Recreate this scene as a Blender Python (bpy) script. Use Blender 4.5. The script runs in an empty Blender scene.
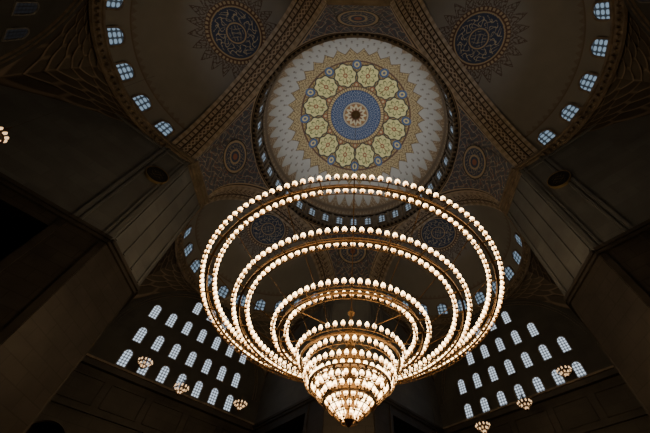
import bpy, math
import numpy as np
from mathutils import Vector, Matrix
pi=math.pi
# ------------------------------------------------------------ materials
def newmat(name):
    m=bpy.data.materials.new(name); m.use_nodes=True
    nt=m.node_tree; return m,nt,nt.nodes['Principled BSDF']
def stone(name,c1,c2,scale=0.35,rough=0.6,brick=None,mortar=0.6,bump=0.0):
    m,nt,b=newmat(name); N=nt.nodes; L=nt.links
    tc=N.new('ShaderNodeTexCoord')
    no=N.new('ShaderNodeTexNoise'); no.inputs['Scale'].default_value=scale; no.inputs['Detail'].default_value=8
    no.inputs['Distortion'].default_value=0.8
    L.new(tc.outputs['Object'],no.inputs['Vector'])
    cr=N.new('ShaderNodeValToRGB'); cr.color_ramp.elements[0].position=0.3; cr.color_ramp.elements[1].position=0.7
    cr.color_ramp.elements[0].color=(*c1,1); cr.color_ramp.elements[1].color=(*c2,1)
    L.new(no.outputs['Fac'],cr.inputs['Fac'])
    out=cr.outputs['Color']
    if brick:
        br=N.new('ShaderNodeTexBrick'); br.inputs['Scale'].default_value=1
        br.inputs['Brick Width'].default_value=brick[0]; br.inputs['Row Height'].default_value=brick[1]
        br.inputs['Mortar Size'].default_value=0.035
        br.inputs['Color1'].default_value=(1,1,1,1); br.inputs['Color2'].default_value=(.78,.78,.78,1)
        br.inputs['Mortar'].default_value=(mortar,mortar,mortar,1)
        L.new(tc.outputs['UV'],br.inputs['Vector'])
        mx=N.new('ShaderNodeMixRGB'); mx.blend_type='MULTIPLY'; mx.inputs[0].default_value=1
        L.new(out,mx.inputs[1]); L.new(br.outputs['Color'],mx.inputs[2]); out=mx.outputs[0]
    L.new(out,b.inputs['Base Color']); b.inputs['Roughness'].default_value=rough
    return m
def painted(name,gain=1.0,rough=0.65):
    m,nt,b=newmat(name); N=nt.nodes; L=nt.links
    at=N.new('ShaderNodeAttribute'); at.attribute_name='Col'
    tc=N.new('ShaderNodeTexCoord'); no=N.new('ShaderNodeTexNoise'); no.inputs['Scale'].default_value=0.6; no.inputs['Detail'].default_value=6
    L.new(tc.outputs['Object'],no.inputs['Vector'])
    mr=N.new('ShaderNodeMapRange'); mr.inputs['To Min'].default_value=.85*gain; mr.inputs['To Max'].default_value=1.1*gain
    L.new(no.outputs['Fac'],mr.inputs['Value'])
    mx=N.new('ShaderNodeMixRGB'); mx.blend_type='MULTIPLY'; mx.inputs[0].default_value=1
    L.new(at.outputs['Color'],mx.inputs[1]); L.new(mr.outputs[0],mx.inputs[2])
    L.new(mx.outputs[0],b.inputs['Base Color']); b.inputs['Roughness'].default_value=rough
    return m
def metal(name,c,rough=0.35,met=0.9):
    m,nt,b=newmat(name); N=nt.nodes; L=nt.links
    no=N.new('ShaderNodeTexNoise'); no.inputs['Scale'].default_value=4
    cr=N.new('ShaderNodeValToRGB'); cr.color_ramp.elements[0].color=(c[0]*.7,c[1]*.7,c[2]*.7,1); cr.color_ramp.elements[1].color=(*c,1)
    L.new(no.outputs['Fac'],cr.inputs['Fac']); L.new(cr.outputs['Color'],b.inputs['Base Color'])
    b.inputs['Metallic'].default_value=met; b.inputs['Roughness'].default_value=rough
    return m
def emis(name,c,s,dark=(.02,.02,.02),lattice=None):
    m,nt,b=newmat(name); N=nt.nodes; L=nt.links
    b.inputs['Base Color'].default_value=(*dark,1); b.inputs['Roughness'].default_value=.3
    b.inputs['Emission Color'].default_value=(*c,1); b.inputs['Emission Strength'].default_value=s
    if lattice:
        tc=N.new('ShaderNodeTexCoord'); sp=N.new('ShaderNodeSeparateXYZ'); L.new(tc.outputs['UV'],sp.inputs[0])
        outs=[]
        for k in (0,1):
            a=N.new('ShaderNodeMath'); a.operation='MULTIPLY'; a.inputs[1].default_value=pi/lattice
            L.new(sp.outputs[k],a.inputs[0])
            s1=N.new('ShaderNodeMath'); s1.operation='SINE'; L.new(a.outputs[0],s1.inputs[0])
            ab=N.new('ShaderNodeMath'); ab.operation='ABSOLUTE'; L.new(s1.outputs[0],ab.inputs[0]); outs.append(ab)
        mu=N.new('ShaderNodeMath'); mu.operation='MULTIPLY'; L.new(outs[0].outputs[0],mu.inputs[0]); L.new(outs[1].outputs[0],mu.inputs[1])
        mr=N.new('ShaderNodeMapRange'); mr.inputs['From Min'].default_value=.25; mr.inputs['From Max'].default_value=.5
        mr.inputs['To Min'].default_value=s*.10; mr.inputs['To Max'].default_value=s
        L.new(mu.outputs[0],mr.inputs['Value']); L.new(mr.outputs[0],b.inputs['Emission Strength'])
    return m
M_painted=painted('painted_plaster',.82)
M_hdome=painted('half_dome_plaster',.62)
M_dome=painted('dome_painted_plaster',1.0)
M_grey=stone('grey_marble_cladding',(.088,.095,.108),(.130,.138,.152),.25,.5,(2.4,1.2),.8)
M_brown=stone('brown_marble_cladding',(.022,.019,.018),(.046,.040,.037),.4,.5,(2.0,1.0),.5)
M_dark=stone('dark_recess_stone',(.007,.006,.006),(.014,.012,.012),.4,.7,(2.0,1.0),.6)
M_lun=stone('lunette_plaster',(.032,.033,.036),(.054,.055,.058),.3,.7,(3,1.5),.85)
M_tan=stone('tan_carved_stone',(.10,.080,.064),(.20,.165,.135),.9,.6)
M_white=stone('window_stucco',(.10,.10,.10),(.15,.15,.15),2,.7)
M_bronze=metal('aged_brass',(.17,.10,.045),.5)
M_steel=metal('steel_cable',(.08,.07,.06),.5,.6)
M_glass=emis('lamp_glass_glow',(1,.70,.36),10.5,(.8,.7,.5))
M_glassl=emis('lamp_glass_amber_base',(1,.46,.14),3.2,(.8,.6,.35))
M_glass2=emis('small_lamp_glow',(1,.62,.32),1.5,(.8,.7,.5))
M_winA=emis('window_lattice_glass',(.72,.85,1),1.05,lattice=.37)
M_winB=emis('dome_window_glass',(.55,.77,1),.38,lattice=.66)
M_winD=emis('drum_window_glass',(.62,.80,1),.34,lattice=.75)
M_winC=emis('shaded_window_glass',(.5,.65,.9),.015,lattice=.36)
M_floor=stone('floor_carpet',(.03,.04,.06),(.06,.07,.09),1.5,.95)
M_gold=metal('gold_leaf',(.30,.23,.12),.5,.6)
# ------------------------------------------------------------ mesh helpers
def link(ob,parent=None):
    bpy.context.scene.collection.objects.link(ob)
    if parent: ob.parent=parent
    return ob
def empty(name):
    e=bpy.data.objects.new(name,None); e.empty_display_size=.5; return link(e)
def grid(name,P,C=None,mat=None,parent=None,smooth=True):
    n,m=P.shape[:2]
    idx=np.arange(n*m).reshape(n,m)
    F=np.stack([idx[:-1,:-1],idx[1:,:-1],idx[1:,1:],idx[:-1,1:]],-1).reshape(-1,4)
    me=bpy.data.meshes.new(name)
    me.vertices.add(n*m); me.vertices.foreach_set('co',P.reshape(-1).astype(np.float32))
    me.loops.add(F.size); me.loops.foreach_set('vertex_index',F.reshape(-1).astype(np.int32))
    me.polygons.add(len(F)); me.polygons.foreach_set('loop_start',np.arange(0,F.size,4,dtype=np.int32))
    me.polygons.foreach_set('use_smooth',np.full(len(F),smooth))
    me.update(calc_edges=True)
    if C is not None:
        a=me.color_attributes.new('Col','FLOAT_COLOR','POINT')
        cc=np.ones((n*m,4),np.float32); cc[:,:3]=np.clip(C.reshape(-1,3),0,1); a.data.foreach_set('color',cc.reshape(-1))
    me.materials.append(mat or M_painted)
    return link(bpy.data.objects.new(name,me),parent)
class MB:
    def __init__(s): s.v=[];s.f=[];s.uv=[];s.m=[]
    def face(s,ps,m=0,uv=None):
        b=len(s.v); s.v+= [tuple(p) for p in ps]; s.f.append(tuple(range(b,b+len(ps))))
        s.uv.append(uv if uv else [(0,0)]*len(ps)); s.m.append(m)
    def box(s,c,ex,ey,ez,m=0):
        c=np.array(c,float);ex=np.array(ex,float);ey=np.array(ey,float);ez=np.array(ez,float)
        b=len(s.v)
        for i in(-1,1):
            for j in(-1,1):
                for k in(-1,1): s.v.append(tuple(c+i*ex+j*ey+k*ez))
        for q in((0,1,3,2),(4,6,7,5),(0,4,5,1),(2,3,7,6),(0,2,6,4),(1,5,7,3)):
            s.f.append(tuple(b+t for t in q)); s.uv.append([(0,0),(1,0),(1,1),(0,1)]); s.m.append(m)
    def rev(s,prof,c=(0,0,0),seg=16,m=0,a0=0,a1=2*pi):
        b=len(s.v); full=abs(a1-a0-2*pi)<1e-6; n=seg if full else seg+1; k=len(prof)
        for i in range(n):
            a=a0+(a1-a0)*i/seg; ca,sa=math.cos(a),math.sin(a)
            for r,z in prof: s.v.append((c[0]+r*ca,c[1]+r*sa,c[2]+z))
        for i in range(seg):
            i2=(i+1)%n
            for j in range(k-1):
                s.f.append((b+i*k+j,b+i2*k+j,b+i2*k+j+1,b+i*k+j+1)); s.uv.append([(0,0)]*4); s.m.append(m)
    def ring(s,c,r,w,h,seg=64,m=0,a0=0,a1=2*pi):
        s.rev([(r-w,-h),(r+w,-h),(r+w,h),(r-w,h),(r-w,-h)],c,seg,m,a0,a1)
    def tube(s,p0,p1,r,seg=6,m=0,r1=None):
        p0=Vector(p0);p1=Vector(p1); d=(p1-p0).normalized(); r1=r if r1 is None else r1
        u=d.orthogonal().normalized(); w=d.cross(u); b=len(s.v)
        for i in range(seg):
            a=2*pi*i/seg; o=u*math.cos(a)+w*math.sin(a)
            s.v.append(tuple(p0+o*r)); s.v.append(tuple(p1+o*r1))
        for i in range(seg):
            j=(i+1)%seg; s.f.append((b+2*i,b+2*j,b+2*j+1,b+2*i+1)); s.uv.append([(0,0)]*4); s.m.append(m)
    def build(s,name,mats,parent=None,smooth=False):
        me=bpy.data.meshes.new(name); me.from_pydata(s.v,[],s.f)
        for mt in mats: me.materials.append(mt)
        me.polygons.foreach_set('material_index',s.m)
        me.polygons.foreach_set('use_smooth',[smooth]*len(s.f))
        u=me.uv_layers.new(name='UVMap'); flat=[x for f in s.uv for p in f for x in p]
        u.data.foreach_set('uv',flat); me.update()
        return link(bpy.data.objects.new(name,me),parent)
def outline(w,h,n=9):
    r=w/2; pts=[(-r,-h/2),(r,-h/2)]
    zc=h/2-r*1.15
    for i in range(n+1):
        a=pi*i/n; pts.append((r*math.cos(a),zc+1.15*r*math.sin(a)))
    return pts
def window(mb,c,rt,up,nm,w,h,pm,fm=0,fr=.16,d=.12):
    c=np.array(c,float);rt=np.array(rt,float);up=np.array(up,float);nm=np.array(nm,float)
    o=outline(w,h); P=[c+x*rt+y*up+nm*.03 for x,y in o]
    mb.face(P,pm,[(x+w/2,y+h/2) for x,y in o])
    o2=[(x*(1+2*fr/w),y+ (fr if y>0 else -fr)) for x,y in o]
    A=[c+x*rt+y*up+nm*d for x,y in o]; B=[c+x*rt+y*up+nm*d for x,y in o2]; D=[c+x*rt+y*up-nm*.1 for x,y in o2]
    n=len(o)
    for i in range(n):
        j=(i+1)%n
        mb.face([A[i],A[j],B[j],B[i]],fm); mb.face([P[i],P[j],A[j],A[i]],fm); mb.face([B[i],B[j],D[j],D[i]],fm)
# ------------------------------------------------------------ colour pattern helpers
def mix(C,col,k):
    k=np.clip(k,0,1)[...,None]; return C*(1-k)+np.array(col)*k
def ss(x,a,b):
    t=np.clip((x-a)/(b-a),0,1); return t*t*(3-2*t)
def band(x,a,b,s=.006): return ss(x,a-s,a+s)*(1-ss(x,b-s,b+s))
def arab(u,v,w=.3):
    s=np.sin(u+1.6*np.sin(v*1.3)); t=np.sin(v+1.6*np.sin(u*1.1))
    return np.maximum(np.exp(-(s/w)**2),np.exp(-(t/w)**2))
# ------------------------------------------------------------ dimensions
R=17.0; ZR=52.7; B=12.8; ZS=39.5; A1=20.2; A2=33.0; ZL=22.7; APEX=72.0; ZD=57.0
CH=(R+B)/math.sqrt(2)
# ------------------------------------------------------------ main dome
dome=empty('main_dome')
na=961; phi=np.linspace(0,2*pi,na); nr0=380
al=np.linspace(0,pi/2,nr0)
r_c=16.7*np.cos(al); z_c=ZD+(APEX-ZD)*np.sin(al)
Pr=r_c[:,None]*np.ones(na); PH=phi[None,:]*np.ones((nr0,1))
P=np.stack([Pr*np.cos(PH),Pr*np.sin(PH),z_c[:,None]*np.ones(na)],-1)
m=Pr/12.4
C=np.ones(P.shape)*np.array((.40,.395,.375))
for (rm_,nn,ph0) in ((1.20,48,0),(1.25,48,pi/48),(1.15,48,pi/48)):
    q=((PH+ph0)*nn/(2*pi)%1-.5)*2*pi/nn*m; rr_=(m-rm_)
    C=mix(C,(.18,.15,.13),((np.abs(q)<.010)*(np.abs(rr_)<.020)+((q/.016)**2+((rr_-.012)/.010)**2<1)*1.)*.6)
tip=1.315-.06*np.abs(np.cos(PH*24))**2.5
C=mix(C,(.24,.165,.10),(m>tip)*1.)
C=mix(C,(.46,.41,.31),(m>tip+.012)*(arab(Pr*6,PH*72,.3)>.65)*.9)
C=mix(C,(.14,.10,.07),band(m,1.325,1.34))
sp=np.abs(((PH*36/(2*pi))%1)-.5)*2
lim=1.13-.10*sp**.7
tr=(m>.86)*(m<lim)
C=mix(C,(.44,.35,.19),tr*1.)
C=mix(C,(.15,.095,.045),tr*((arab(m*60,PH*48,.42)>.62)+(m>lim-.014))*1.)
C=mix(C,(.12,.055,.04),band(m,.90,.925))
k=12; pa=((PH*k/(2*pi))%1-.5)*2*pi/k
inn=band(m,.47,.90)
C=mix(C,(.24,.15,.055),inn)
C=mix(C,(.56,.47,.24),inn*(arab(m*44,PH*36,.34)>.72)*.95)
x=m*np.cos(pa)-.70; y=m*np.sin(pa); an=np.arctan2(y,x)
sc=1+.07*np.cos(an*8)
d=np.sqrt((x/.175)**2+(y/.160)**2)/sc
C=mix(C,(.05,.05,.045),(d<1.13)*(m<.93)); C=mix(C,(.74,.69,.34),(d<1.01))
leaf=np.abs(np.sin(an*4))*.55+.28
C=mix(C,(.17,.20,.07),(d<leaf+.05)*(d>leaf-.09)*.95)
C=mix(C,(.28,.15,.06),(d<.78)*(np.abs(y)<.008)*.9)
C=mix(C,(.34,.10,.04),(d<.22)); C=mix(C,(.64,.58,.32),(d<.11))
pb=((PH*k/(2*pi)+.5)%1-.5)*2*pi/k
x2=m*np.cos(pb)-.86; y2=m*np.sin(pb); d2=np.sqrt((x2/.075)**2+(y2/.07)**2)
C=mix(C,(.07,.13,.28),(d2<1)); C=mix(C,(.62,.53,.26),(d2<.6)); C=mix(C,(.10,.14,.28),(d2<.3))
x3=m*np.cos(pb)-.53; d3=np.sqrt((x3/.045)**2+(y2/.04)**2)
C=mix(C,(.34,.13,.06),(d3<1)); C=mix(C,(.6,.5,.3),(d3<.5))
C=mix(C,(.12,.07,.045),band(m,.43,.50)); C=mix(C,(.60,.47,.24),band(m,.44,.485)*(np.abs(np.sin(PH*36))>.4))
C=mix(C,(.04,.085,.22),band(m,.22,.435))
C=mix(C,(.50,.54,.58),band(m,.235,.425)*(arab(m*52,PH*24,.30)>.76)*.95)
C=mix(C,(.58,.48,.30),band(m,.205,.222))
C=mix(C,(.34,.18,.07),(m<.2)); C=mix(C,(.66,.60,.42),(m<.165+.025*np.cos(PH*12)))
C=mix(C,(.24,.11,.06),(m<.11+.025*np.cos(PH*12))); C=mix(C,(.62,.52,.30),(m<.07)); C=mix(C,(.25,.13,.07),(m<.03))
grid('dome_shell',P,C,M_dome,parent=dome)
# drum
zz=np.linspace(ZR-.2,ZD,50); rr=np.linspace(17.0,16.75,50)
Pr=rr[:,None]*np.ones(na); PH=phi[None,:]*np.ones((50,1)); ZZ=zz[:,None]*np.ones(na)
P=np.stack([Pr*np.cos(PH),Pr*np.sin(PH),ZZ],-1)
C=np.ones(P.shape)*np.array((.24,.185,.13))
C=mix(C,(.46,.39,.30),(arab(ZZ*6,PH*64,.3)>.75)*.6)
C=mix(C,(.07,.05,.04),band(ZZ,ZR,ZR+.4,.02)+band(ZZ,ZD-.3,ZD-.1,.02))
grid('drum_wall',P,C,parent=dome)
mb=MB()
mb.ring((0,0,ZR),16.75,.32,.16,160,0); mb.ring((0,0,ZR-.35),16.9,.16,.2,160,1)
mb.ring((0,0,ZD),16.6,.16,.10,160,0); mb.ring((0,0,ZD-.35),16.68,.10,.06,160,1)
for i in range(128):
    a=2*pi*i/128; o=np.array((math.cos(a),math.sin(a),0)); t=np.array((-o[1],o[0],0))
    mb.box(o*16.72+np.array((0,0,ZR-.38)),o*.25,t*.16,(0,0,.2),0)
for i in range(36):
    a=2*pi*(i+.5)/36; o=np.array((math.cos(a),math.sin(a),0)); t=np.array((-o[1],o[0],0))
    mb.box(o*16.75+np.array((0,0,54.7)),o*.2,t*.22,(0,0,1.9),0)
mb.build('drum_cornice',[M_tan,M_dark],dome)
mb=MB()
for i in range(36):
    a=2*pi*i/36; o=np.array((math.cos(a),math.sin(a),0)); t=np.array((o[1],-o[0],0))
    window(mb,o*16.75+np.array((0,0,54.9)),t,(0,0,1),-o,1.2,2.5,1,0,.3,.2)
mb.build('window_1',[M_tan,M_winD])
# ------------------------------------------------------------ pendentives
def pend_g(t): return .6*t+.4*(1-np.sqrt(np.clip(1-t*t,0,1)))
for q in range(4):
    th0=q*pi/2
    n1,n2=361,240
    ph=np.linspace(-pi/4,pi/4,n1)[None,:]*np.ones((n2,1)); t=np.linspace(0,1,n2)[:,None]*np.ones((1,n1))
    aph=np.abs(ph)
    b1=R/np.cos(pi/4-aph); b2=CH/np.cos(ph); bb=np.minimum(b1,b2)
    s=R*np.tan(pi/4-aph); zb=np.where(b1<b2, ZS+np.sqrt(np.clip(B*B-s*s,0,None)),ZS)
    zrim=ZR-.3
    r=R-.05+(bb-R+.05)*t; z=zrim-(zrim-zb)*pend_g(t)
    P=np.stack([r*np.cos(th0+ph),r*np.sin(th0+ph),z],-1)
    lat=r*ph; hgt=z
    C=np.ones(P.shape)*np.array((.10,.12,.18))
    C=mix(C,(.50,.47,.43),(arab(lat*2.6,hgt*2.2,.28)>.72)*.9)
    C=mix(C,(.34,.14,.10),(arab(lat*1.5+1,hgt*1.4,.18)>.85)*.8)
    c0=np.array((18.85*math.cos(th0),18.85*math.sin(th0),zrim-(zrim-ZS)*pend_g(np.array((18.9-R)/(CH-R)))))
    dd=np.sqrt(((P-c0)**2).sum(-1))
    C=mix(C,(.04,.035,.03),(dd<2.75)); C=mix(C,(.52,.43,.32),(dd<2.55)); C=mix(C,(.05,.08,.17),(dd<2.2))
    C=mix(C,(.52,.48,.40),(dd<2.05)*(dd>1.2)*(arab(lat*4.4,hgt*4.4,.3)>.74)); C=mix(C,(.52,.43,.32),(dd<1.2)*(dd>.9))
    C=mix(C,(.38,.16,.12),(dd<.5))
    zedge=(z-zb)
    e=np.where(b1<b2,np.sqrt((bb-r)**2+ (zedge*.6)**2),9)
    C=mix(C,(.52,.43,.33),(e<.75)); C=mix(C,(.06,.04,.035),(e<.52)*(e>.30)); 
    C=mix(C,(.50,.42,.33),(zrim-z<.5)); C=mix(C,(.08,.06,.05),(zrim-z<.36)*(zrim-z>.2))
    grid('pendentive',P,C)
# ------------------------------------------------------------ bays
bays={'front_left':3*pi/4,'front_right':pi/4,'back_left':5*pi/4,'back_right':7*pi/4}
wn=2
for name,psi in bays.items():
    o=np.array((math.cos(psi),math.sin(psi),0)); l=np.array((-o[1],o[0],0)); up=np.array((0,0,1.))
    def Q(a,b,z): return a*o+b*l+np.array((0,0,z))
    front=name.startswith('front')
    wl=empty('wall_'+name)
    # --- main arch
    prof=[(17.0,12.8),(17.0,12.55),(17.45,12.55),(17.45,12.9),(17.6,12.9),(17.6,12.7),(18.1,12.7),(18.1,13.0),(18.25,13.0),(18.25,12.8),(19.0,12.8),(19.0,13.0),(19.15,13.0),(19.15,12.7),(19.65,12.7),(19.65,12.9),(19.8,12.9),(19.8,12.5),(20.25,12.5),(20.25,12.9)]
    pa_=[];pr_=[];
    for (a0,r0),(a1,r1) in zip(prof[:-1],prof[1:]):
        n=max(2,int(abs(a1-a0)/.07)+1)
        for i in range(n): pa_.append(a0+(a1-a0)*i/n); pr_.append(r0+(r1-r0)*i/n)
    pa_.append(prof[-1][0]);pr_.append(prof[-1][1])
    pa_=np.array(pa_);pr_=np.array(pr_); nt_=721; th=np.linspace(0,pi,nt_)
    TH=th[:,None]*np.ones(len(pa_)); AA=np.ones((nt_,1))*pa_; RR=np.ones((nt_,1))*pr_
    P=AA[...,None]*o+(RR*np.cos(TH))[...,None]*l+(ZS+RR*np.sin(TH))[...,None]*up
    C=np.ones(P.shape)*np.array((.36,.30,.24))
    vo=(np.floor(TH/pi*61)%2)
    C=mix(C,(.52,.45,.38),vo*.8)
    C=mix(C,(.035,.025,.02),(RR>12.84)*1.)
    mid=(AA>18.25)*(AA<19.0)
    C=mix(C,(.12,.075,.055),mid); C=mix(C,(.52,.45,.37),mid*(np.abs(np.abs(AA-18.62)-.22*np.abs(np.sin(TH*45)))<.09)*.95)
    sd=((AA>17.6)*(AA<18.1)+(AA>19.15)*(AA<19.65)); C=mix(C,(.10,.06,.045),sd*(np.abs(np.sin(TH*45))<.5)*.92)
    grid('main_arch',P,C,smooth=False)
    # --- half dome
    n1,n2=541,260
    az=np.linspace(-pi/2,pi/2,n1)[None,:]*np.ones((n2,1)); el=np.linspace(0,pi/2,n2)[:,None]*np.ones((1,n1))
    D=np.stack([np.cos(el)*np.cos(az),np.cos(el)*np.sin(az),np.sin(el)],-1)
    P=(A1+B*D[...,0])[...,None]*o+(B*D[...,1])[...,None]*l+(ZS+B*D[...,2])[...,None]*up
    tl=math.radians(15.5); c=np.array((math.sin(tl),0,math.cos(tl)))
    e1=np.array((math.cos(tl),0,-math.sin(tl))); e2=np.array((0,1,0))
    dl=np.degrees(np.arccos(np.clip(D@c,-1,1))); ga=np.arctan2(D@e2,D@e1)
    X=D@e1*B; Y=D@e2*B
    C=np.ones(P.shape)*np.array((.30,.30,.30))
    sp=np.abs(((ga*22/(2*pi))%1)-.5)*2
    lim=28-7.5*sp
    C=mix(C,(.11,.065,.052),(dl<lim)*((arab(dl*.9,ga*22,.42)>.45)+(dl>lim-.9))*.95)
    C=mix(C,(.12,.055,.04),(dl<18)); C=mix(C,(.60,.50,.34),(dl<17.6)*(dl>16.0)*(np.sin(ga*44)>-.2)*.95)
    C=mix(C,(.60,.48,.30),(dl<15)); C=mix(C,(.03,.06,.15),(dl<14.2))
    C=mix(C,(.72,.65,.48),(dl<13.0)*(dl>6.6)*(arab(ga*7+dl*.35,dl*.75,.34)>.76)*.95)
    C=mix(C,(.60,.48,.30),band(dl,5.2,6.0,.1)); C=mix(C,(.62,.56,.42),(dl<4.4)*(arab(X*4,Y*4,.35)>.7)*.85)
    eld=np.degrees(el)
    C=mix(C,(.22,.17,.12),(eld<3)); C=mix(C,(.44,.36,.27),(eld<2.6)*(np.sin(az*90)>0))
    C=mix(C,(.20,.15,.12),band(eld,18,18.8,.1))
    C=mix(C,(.20,.15,.12),(eld>18.8)*(eld<22)*(np.abs(((az*44/pi)%1)-.5)*2 > (eld-18.8)/3.2)*.55)
    hd=empty('half_dome')
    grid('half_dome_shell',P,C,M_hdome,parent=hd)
    mb=MB()
    cen=Q(A1,0,ZS)
    for (rr_,w,h,dz) in ((12.62,.3,.16,-.1),(12.72,.2,.16,-.42),(12.9,.15,.35,-.9)):
        mb.ring(cen+np.array((0,0,dz)),rr_,w,h,96,0,psi-pi/2,psi+pi/2)
    for i in range(61):
        a=psi-pi/2+pi*i/60; oo=np.array((math.cos(a),math.sin(a),0)); tt=np.array((-oo[1],oo[0],0))
        mb.box(cen+oo*12.66+np.array((0,0,-.75)),oo*.22,tt*.16,(0,0,.26),0)
    mb.build('half_dome_cornice',[M_tan],hd)
    mb=MB(); ew=math.radians(8)
    nw=11
    for i in range(nw):
        a=-pi/2+pi*(i+.5)/nw
        oo=math.cos(a)*o+math.sin(a)*l; tt=np.cross(up,oo)
        nm=oo*math.cos(ew)+up*math.sin(ew); u2=-oo*math.sin(ew)+up*math.cos(ew)
        window(mb,cen+nm*(B-.10),tt,u2,-nm,1.65,2.2,1,0,.22,.14)
    mb.build('window_%d'%wn,[M_tan,M_winB]); wn+=1
    # --- squinches between half-dome base and bay corners
    for sg in (-1,1):
        n1,n2=161,90
        az=np.linspace(0,pi/2,n1)[None,:]*np.ones((n2,1)); t=np.linspace(0,1,n2)[:,None]*np.ones((1,n1))
        bd=B/np.maximum(np.cos(az),np.sin(az)); ex=(bd-B)
        r=B+ex*t; z=ZS-.4-ex*1.25*(1-np.sqrt(1-np.clip(t,0,1)**2))-ex*.35*t
        scal=np.abs(np.sin(az*22+np.floor(t*8)*pi/2))
        z=z-.45*scal*(t%.125)/.125*np.clip(ex,0,1)
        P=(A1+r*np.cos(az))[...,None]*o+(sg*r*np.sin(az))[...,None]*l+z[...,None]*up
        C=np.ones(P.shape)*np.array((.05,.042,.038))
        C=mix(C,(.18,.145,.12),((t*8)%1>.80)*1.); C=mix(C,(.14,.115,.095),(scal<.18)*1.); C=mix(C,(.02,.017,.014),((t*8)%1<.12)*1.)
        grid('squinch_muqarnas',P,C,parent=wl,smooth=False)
    # --- side walls (pier flanks)
    mb=MB()
    def wall(p,q,z0,z1,mi,off=0):
        p=np.array(p,float);q=np.array(q,float); L=np.linalg.norm(q-p)
        mb.face([p+up*z0,q+up*z0,q+up*z1,p+up*z1],mi,[(off,z0),(off+L,z0),(off+L,z1),(off,z1)])
    AR=20.8
    for sg in (-1,1):
        b=sg*B
        wall(Q(17,b,0),Q(A2,b,0),ZL,ZS+.4,0)
        wall(Q(17,b,0),Q(AR,b,0),0,ZL,1)
        wall(Q(AR,b,0),Q(A2,b,0),ZL-1.2,ZL,1)
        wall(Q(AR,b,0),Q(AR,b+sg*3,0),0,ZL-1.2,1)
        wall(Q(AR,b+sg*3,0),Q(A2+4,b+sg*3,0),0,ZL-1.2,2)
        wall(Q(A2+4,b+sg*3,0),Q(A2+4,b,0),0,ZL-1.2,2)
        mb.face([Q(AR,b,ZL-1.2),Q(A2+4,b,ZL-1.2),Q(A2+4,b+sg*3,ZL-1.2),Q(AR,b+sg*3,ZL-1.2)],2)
        for (pr,z,h) in ((.22,ZL,.14),(.4,ZL+.3,.16)):
            mb.box(Q((17+A2)/2,b-sg*pr/2,z),o*((A2-17)/2),l*(pr/2+.05),(0,0,h),1)
        for a_,w in ((17.25,.18),(17.7,.10),(19.75,.10),(20.2,.18)):
            mb.box(Q(a_,b-sg*.05,(ZL+ZS)/2+.2),o*w,l*.12,(0,0,(ZS-ZL)/2-.3),0)
        mb.box(Q((17+A2)/2,b-sg*.08,37.9),o*((A2-17)/2),l*.12,(0,0,.12),0)
        mb.box(Q(18.6,b-sg*.12,ZS-.15),o*1.75,l*.35,(0,0,.22),3)
        mb.box(Q(18.6,b-sg*.08,ZS-.55),o*1.7,l*.22,(0,0,.18),3)
        for a_ in (17.3,20.45):
            mb.box(Q(a_,b-sg*.04,ZL/2),o*.25,l*.1,(0,0,ZL/2-.2),1)
    mb.build('pier_flank',[M_grey,M_brown,M_dark,M_tan],wl)
    # --- lunette wall
    mb=MB()
    wall(Q(A2,-B,0),Q(A2,B,0),ZL,ZS+.2,0)
    za=26.6; seg=48
    for (r0,r1,dp) in ((11.7,12.2,.35),(11.4,11.7,.2)):
        for i in range(seg):
            t0=pi*i/seg; t1=pi*(i+1)/seg
            pts=[]
            for (tt,rr_) in ((t0,r0),(t1,r0),(t1,r1),(t0,r1)): pts.append((rr_*math.cos(tt),za+rr_*math.sin(tt)))
            mb.face([Q(A2-dp,x_,z_) for x_,z_ in pts],0)
            mb.face([Q(A2-dp,pts[0][0],pts[0][1]),Q(A2-dp,pts[1][0],pts[1][1]),Q(A2,pts[1][0],pts[1][1]),Q(A2,pts[0][0],pts[0][1])],2)
            mb.face([Q(A2-dp,pts[3][0],pts[3][1]),Q(A2-dp,pts[2][0],pts[2][1]),Q(A2,pts[2][0],pts[2][1]),Q(A2,pts[3][0],pts[3][1])],2)
    mb.box(Q(A2-.25,0,ZL+.1),o*.35,l*B,(0,0,.3),1)
    mb.box(Q(A2-.15,0,ZL+.75),o*.2,l*B,(0,0,.12),2)
    no=5; pitch=2*B/no; hw=pitch/2-.45; zsps=14.6
    for k in range(no):
        cb=-B+pitch*(k+.5)
        for i in range(16):
            t0=pi*i/16;t1=pi*(i+1)/16
            x0,z0=hw*math.cos(t0),zsps+hw*math.sin(t0); x1,z1=hw*math.cos(t1),zsps+hw*math.sin(t1)
            mb.face([Q(A2,cb+x0,z0),Q(A2,cb+x1,z1),Q(A2,cb+x1,ZL),Q(A2,cb+x0,ZL)],1,[(x0,z0),(x1,z1),(x1,ZL),(x0,ZL)])
            mb.face([Q(A2,cb+x0,z0),Q(A2,cb+x1,z1),Q(A2+.7,cb+x1,z1),Q(A2+.7,cb+x0,z0)],2)
        for (dx,dz,wx,wz) in ((0,21.6,hw,.07),(0,19.0,hw,.07),(-hw,20.3,.07,1.3),(hw,20.3,.07,1.3)):
            mb.box(Q(A2-.06,cb+dx,dz),o*.08,l*wx,(0,0,wz),1)
    mb.box(Q(A2-.1,0,18.3),o*.22,l*B,(0,0,.14),1)
    for k in range(no+1):
        cb=-B+pitch*k
        wall(Q(A2,cb-.45,0),Q(A2,cb+.45,0),zsps-.01,ZL,1)
        mb.box(Q(A2+.3,cb,zsps-.3),o*.55,l*.6,(0,0,.3),2)
        mb.rev([(.38,0),(.36,zsps-.9),(.5,zsps-.6)],Q(A2+.3,cb,0),16,2)
    wall(Q(A2+4,-B,0),Q(A2+4,B,0),0,ZL,3)
    mb.face([Q(A2,-B,ZL-.3),Q(A2,B,ZL-.3),Q(A2+4,B,ZL-.3),Q(A2+4,-B,ZL-.3)],3)
    mb.build('lunette_and_gallery',[M_lun,M_brown,M_tan,M_dark],wl)
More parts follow.
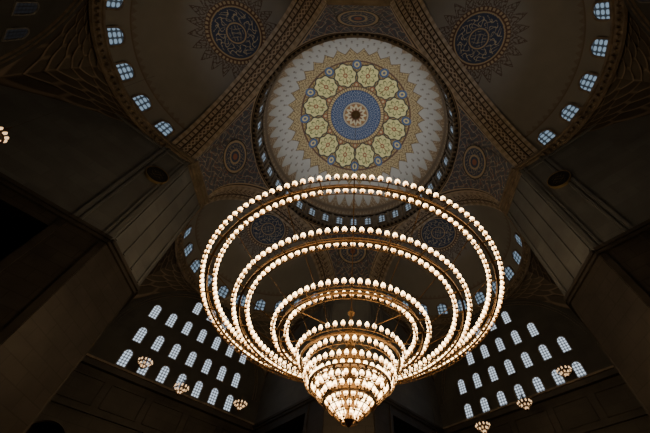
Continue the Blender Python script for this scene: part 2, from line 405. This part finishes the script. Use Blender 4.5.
    mb=MB()
    rows=((36.0,3,2.6),(32.2,7,2.6),(28.3,7,2.6),(24.9,7,2.6)) if name!='front_right' else ((35.6,3,2.6),(31.9,5,2.7),(28.2,7,2.7),(24.5,7,2.7))
    for zc,n,spc in rows:
        for i in range(n):
            window(mb,Q(A2,(i-(n-1)/2)*spc,zc),l,up,-o,1.11,2.15,1,0,.12,.10)
    mb.build('window_%d'%wn,[M_white,M_winA if front else M_winC]); wn+=1
    if not front:
        sg=-1 if name=='back_left' else 1
        a_,z_=(18.5,33.3) if name=='back_left' else (19.35,33.3)
        rd=empty('calligraphy_roundel')
        nr=60; ns=97
        tt=np.linspace(0,2*pi,ns)[None,:]*np.ones((nr,1)); rr_=np.linspace(0,1.15,nr)[:,None]*np.ones((1,ns))
        P=(a_+rr_*np.cos(tt))[...,None]*o+(sg*(B-.28)*np.ones(rr_.shape))[...,None]*l+(z_+rr_*np.sin(tt))[...,None]*up
        C=np.ones(P.shape)*np.array((.004,.004,.005))
        u_=rr_*np.cos(tt);v_=rr_*np.sin(tt)
        C=mix(C,(.30,.25,.14),(arab(u_*5,v_*6,.18)>.9)*(rr_<.7)); C=mix(C,(.12,.10,.07),(rr_>1.1)*1.)
        grid('calligraphy_disc',P,C,parent=rd)
        mb=MB()
        for i in range(32):
            t0=2*pi*i/32;t1=2*pi*(i+1)/32
            f=lambda r_,t_,d_: Q(a_+r_*math.cos(t_),sg*(B-d_),z_+r_*math.sin(t_))
            mb.face([f(1.12,t0,.34),f(1.12,t1,.34),f(1.2,t1,.34),f(1.2,t0,.34)]); mb.face([f(1.2,t0,.34),f(1.2,t1,.34),f(1.2,t1,0),f(1.2,t0,0)])
        mb.build('roundel_rim',[M_gold],rd)
# ------------------------------------------------------------ pier fronts
for q in range(4):
    a=q*pi/2; o=np.array((math.cos(a),math.sin(a),0)); l=np.array((-o[1],o[0],0)); up=np.array((0,0,1.))
    hw=(R-B)/math.sqrt(2); mb=MB()
    def Q(d,b,z): return d*o+b*l+np.array((0,0,z))
    for z0,z1,mi in ((0,ZL,1),(ZL,ZS+.1,0)):
        mb.face([Q(CH,-hw,z0),Q(CH,hw,z0),Q(CH,hw,z1),Q(CH,-hw,z1)],mi,[(0,z0),(2*hw,z0),(2*hw,z1),(0,z1)])
    for (pr,z,h) in ((.1,ZL,.14),(.2,ZL+.3,.16)):
        mb.box(Q(CH-pr,0,z),o*pr,l*(hw+.1),(0,0,h),1)
    for (pr,z,h) in ((.10,ZS-1.2,.14),(.18,ZS-.8,.16),(.3,ZS-.4,.18),(.4,ZS-.0,.16)):
        mb.box(Q(CH-pr,0,z),o*pr,l*(hw+.15),(0,0,h),2)
    for b in (-hw+.3,hw-.3,0.9,-.9):
        mb.box(Q(CH-.03,b,(ZL+ZS)/2-.3),o*.08,l*.12,(0,0,(ZS-ZL)/2-1.2),0)
    mb.build('pier',[M_grey,M_brown,M_tan])
mb=MB(); mb.face([(-45,-45,0),(45,-45,0),(45,45,0),(-45,45,0)],0,[(0,0),(1,0),(1,1),(0,1)]); mb.build('floor',[M_floor])
# ------------------------------------------------------------ great chandelier
ch=empty('chandelier')
tiers=[(18.6,11.8,140),(18.6,10.85,130),(17.1,8.95,106),(17.0,7.9,94),(15.9,5.75,70),(15.75,4.75,58),(14.25,3.75,46),(13.75,2.95,38),
       (12.75,2.95,40),(12.4,2.55,34),(12.0,2.15,28),(11.6,1.75,24),(11.2,1.3,18),(10.85,.9,12),(10.5,.5,7)]
lg=MB(); cup=MB(); fr=MB()
g1=[(.05,-.10),(.10,-.01),(.14,.08)]
g2=[(.14,.08),(.16,.19),(.13,.31),(.065,.41),(0,.48)]
cp=[(0,-.25),(.04,-.21),(.04,-.16),(.09,-.12),(.10,-.07),(.06,-.05)]
for z,r,n in tiers:
    s=1.0 if r>4 else .85
    for i in range(n):
        a=2*pi*(i+.5*(n%3))/n; c=(r*math.cos(a),r*math.sin(a),z+.12)
        lg.rev([(p[0]*s,p[1]*s) for p in g1],c,8,1); lg.rev([(p[0]*s,p[1]*s) for p in g2],c,8,0)
        cup.rev([(p[0]*s,p[1]*s) for p in cp],c,6,0)
    fr.ring((0,0,z-.12),r,.025,.02,96 if r>3 else 32,0)
for z,ro,ri in ((18.45,11.8,10.85),(16.9,8.95,7.9),(15.65,5.75,4.75)):
    rm=(ro+ri)/2; fr.ring((0,0,z),rm,.08,.05,128,0)
    fr.ring((0,0,z+.3),rm,.03,.03,128,0)
    n=36 if ro>10 else 24
    for i in range(n):
        a=2*pi*i/n; o=np.array((math.cos(a),math.sin(a),0)); t=np.array((-o[1],o[0],0))
        fr.box(o*rm+np.array((0,0,z)),o*(ro-ri)*.52,t*.035,(0,0,.035),0)
for z,r in ((14.05,3.4),(12.5,2.6),(11.5,1.6)): fr.ring((0,0,z),r,.08,.06,48,0)
for i in range(16):
    a=2*pi*i/16; o=np.array((math.cos(a),math.sin(a),0)); Z=lambda r,z:o*r+np.array((0,0,z))
    for p,q_ in ((Z(10.85,18.4),Z(8.95,16.95)),(Z(7.9,16.9),Z(5.75,15.7)),(Z(4.75,15.6),Z(3.6,14.1)),(Z(3.0,13.65),Z(2.8,12.6)),(Z(2.7,12.5),Z(.7,10.6))):
        fr.tube(p,q_,.035,5,0)
for i in range(8):
    a=2*pi*i/8; o=np.array((math.cos(a),math.sin(a),0)); Z=lambda r,z:o*r+np.array((0,0,z))
    fr.tube(Z(.3,16.2),Z(4.75,15.6),.035,5,0); fr.tube(Z(.3,14.6),Z(3.5,14.1),.04,5,0)
    fr.tube(Z(.1,30),Z(11.3,18.5),.016,4,1); fr.tube(Z(.1,26),Z(5.2,15.7),.014,4,1)
fr.rev([(0,10.1),(.12,10.2),(.3,10.5),(.2,10.9),(.35,11.3),(.75,11.8),(.9,12.3),(.55,12.9),(.3,13.2),(.5,13.6),(.95,14.1),(1.05,14.5),(.6,15.0),(.3,15.3),(.42,15.8),(.7,16.2),(.45,16.7),(.2,17.1),(.12,18),(.3,18.3),(.12,18.6),(.06,19)],(0,0,0),24,0)
fr.tube((0,0,18.9),(0,0,71.9),.035,6,1)
fr.rev([(0,71),(.3,71.2),(.8,71.7),(1,72)],(0,0,0),24,0)
lg.build('lamp_glasses',[M_glass,M_glassl],ch,True); cup.build('lamp_cups',[M_bronze],ch,True); fr.build('brass_frame',[M_bronze,M_steel],ch)
# ------------------------------------------------------------ small chandeliers
def small(x,y,z,R0=.8,ztop=39):
    e=empty('small_chandelier'); g=MB(); f=MB()
    for r,dz,n in ((R0,0,11),(R0*.55,-.3,6),(R0*.2,-.6,3)):
        f.ring((x,y,z+dz-.1),r,.05,.04,24,0)
        for i in range(n):
            a=2*pi*i/n; c=(x+r*math.cos(a),y+r*math.sin(a),z+dz)
            g.rev([(p[0]*.62,p[1]*.62) for p in g1+g2[1:]],c,6,0)
            f.rev([(p[0]*.7,p[1]*.7) for p in cp],c,5,0)
    for i in range(6):
        a=2*pi*i/6; f.tube((x,y,z+1.1),(x+R0*math.cos(a),y+R0*math.sin(a),z-.1),.02,4,1)
        f.tube((x,y,z-.8),(x+R0*math.cos(a),y+R0*math.sin(a),z-.1),.02,4,1)
    f.rev([(0,-.9),(.12,-.8),(.1,-.4),(.2,0),(.1,.6),(.03,1.2)],(x,y,z),12,0)
    f.tube((x,y,z+1),(x,y,ztop),.015,4,1)
    g.build('lamps',[M_glass2],e,True); f.build('frame',[M_bronze,M_steel],e)
f_=317.0; th_=math.radians(56); cam_y=-20.5
for (x,y,z) in ((-25.2,16.6,23.6),(-20.4,18.6,21.6),(-14.6,24.4,22.6),(10.8,23.0,18.2),(16.2,21.6,19.4),(21.6,20.0,21.4),(26.6,16.9,23.9)):
    small(x,y,z,ztop=38)
small(-21.6,-13.6,19.9,.55,38)
# ------------------------------------------------------------ lights
def lamp(kind,name,loc,e,col,tgt=None,**k):
    d=bpy.data.lights.new(name,kind); d.energy=e; d.color=col
    for kk,v in k.items(): setattr(d,kk,v)
    ob=bpy.data.objects.new(name,d); ob.location=loc
    if tgt is not None: ob.rotation_euler=(Vector(tgt)-Vector(loc)).to_track_quat('-Z','Y').to_euler()
    return link(ob)
for i in range(8):  # unseen spots added at the rim to brighten the dome, no real fittings
    a=2*pi*(i+.5)/8
    lamp('SPOT','dome_fill_spot',(15.6*math.cos(a),15.6*math.sin(a),53.4),1250,(.95,.975,1),(-5*math.cos(a),-5*math.sin(a),72),spot_size=math.radians(120),spot_blend=.8,shadow_soft_size=.4)
for name,psi in bays.items():  # one added cool fill per bay, lifts the half dome; no such lamp there
    x,y=math.cos(psi),math.sin(psi)
    lamp('SPOT','half_dome_fill_spot',(x*29.5,y*29.5,40.2),640,(.82,.91,1),(x*20.0,y*20.0,52),spot_size=math.radians(85),spot_blend=1,shadow_soft_size=.4)
w=bpy.data.worlds.new('World'); bpy.context.scene.world=w; w.use_nodes=True
w.node_tree.nodes['Background'].inputs[0].default_value=(.3,.4,.55,1); w.node_tree.nodes['Background'].inputs[1].default_value=.05
# ------------------------------------------------------------ camera
cd=bpy.data.cameras.new('camera'); cam=link(bpy.data.objects.new('camera',cd))
cd.sensor_width=36; cd.lens=f_/650*36; cd.shift_x=-28.5/650; cd.clip_end=400; cd.clip_start=.05
rho=math.radians(1.3)
F=Vector((0,math.cos(th_),math.sin(th_))); U0=Vector((0,-math.sin(th_),math.cos(th_))); R0=Vector((1,0,0))
Rt=math.cos(rho)*R0+math.sin(rho)*U0; Up=-math.sin(rho)*R0+math.cos(rho)*U0
mt=Matrix(((Rt.x,Up.x,-F.x,0),(Rt.y,Up.y,-F.y,cam_y),(Rt.z,Up.z,-F.z,1.7),(0,0,0,1)))
cam.matrix_world=mt
bpy.context.scene.camera=cam
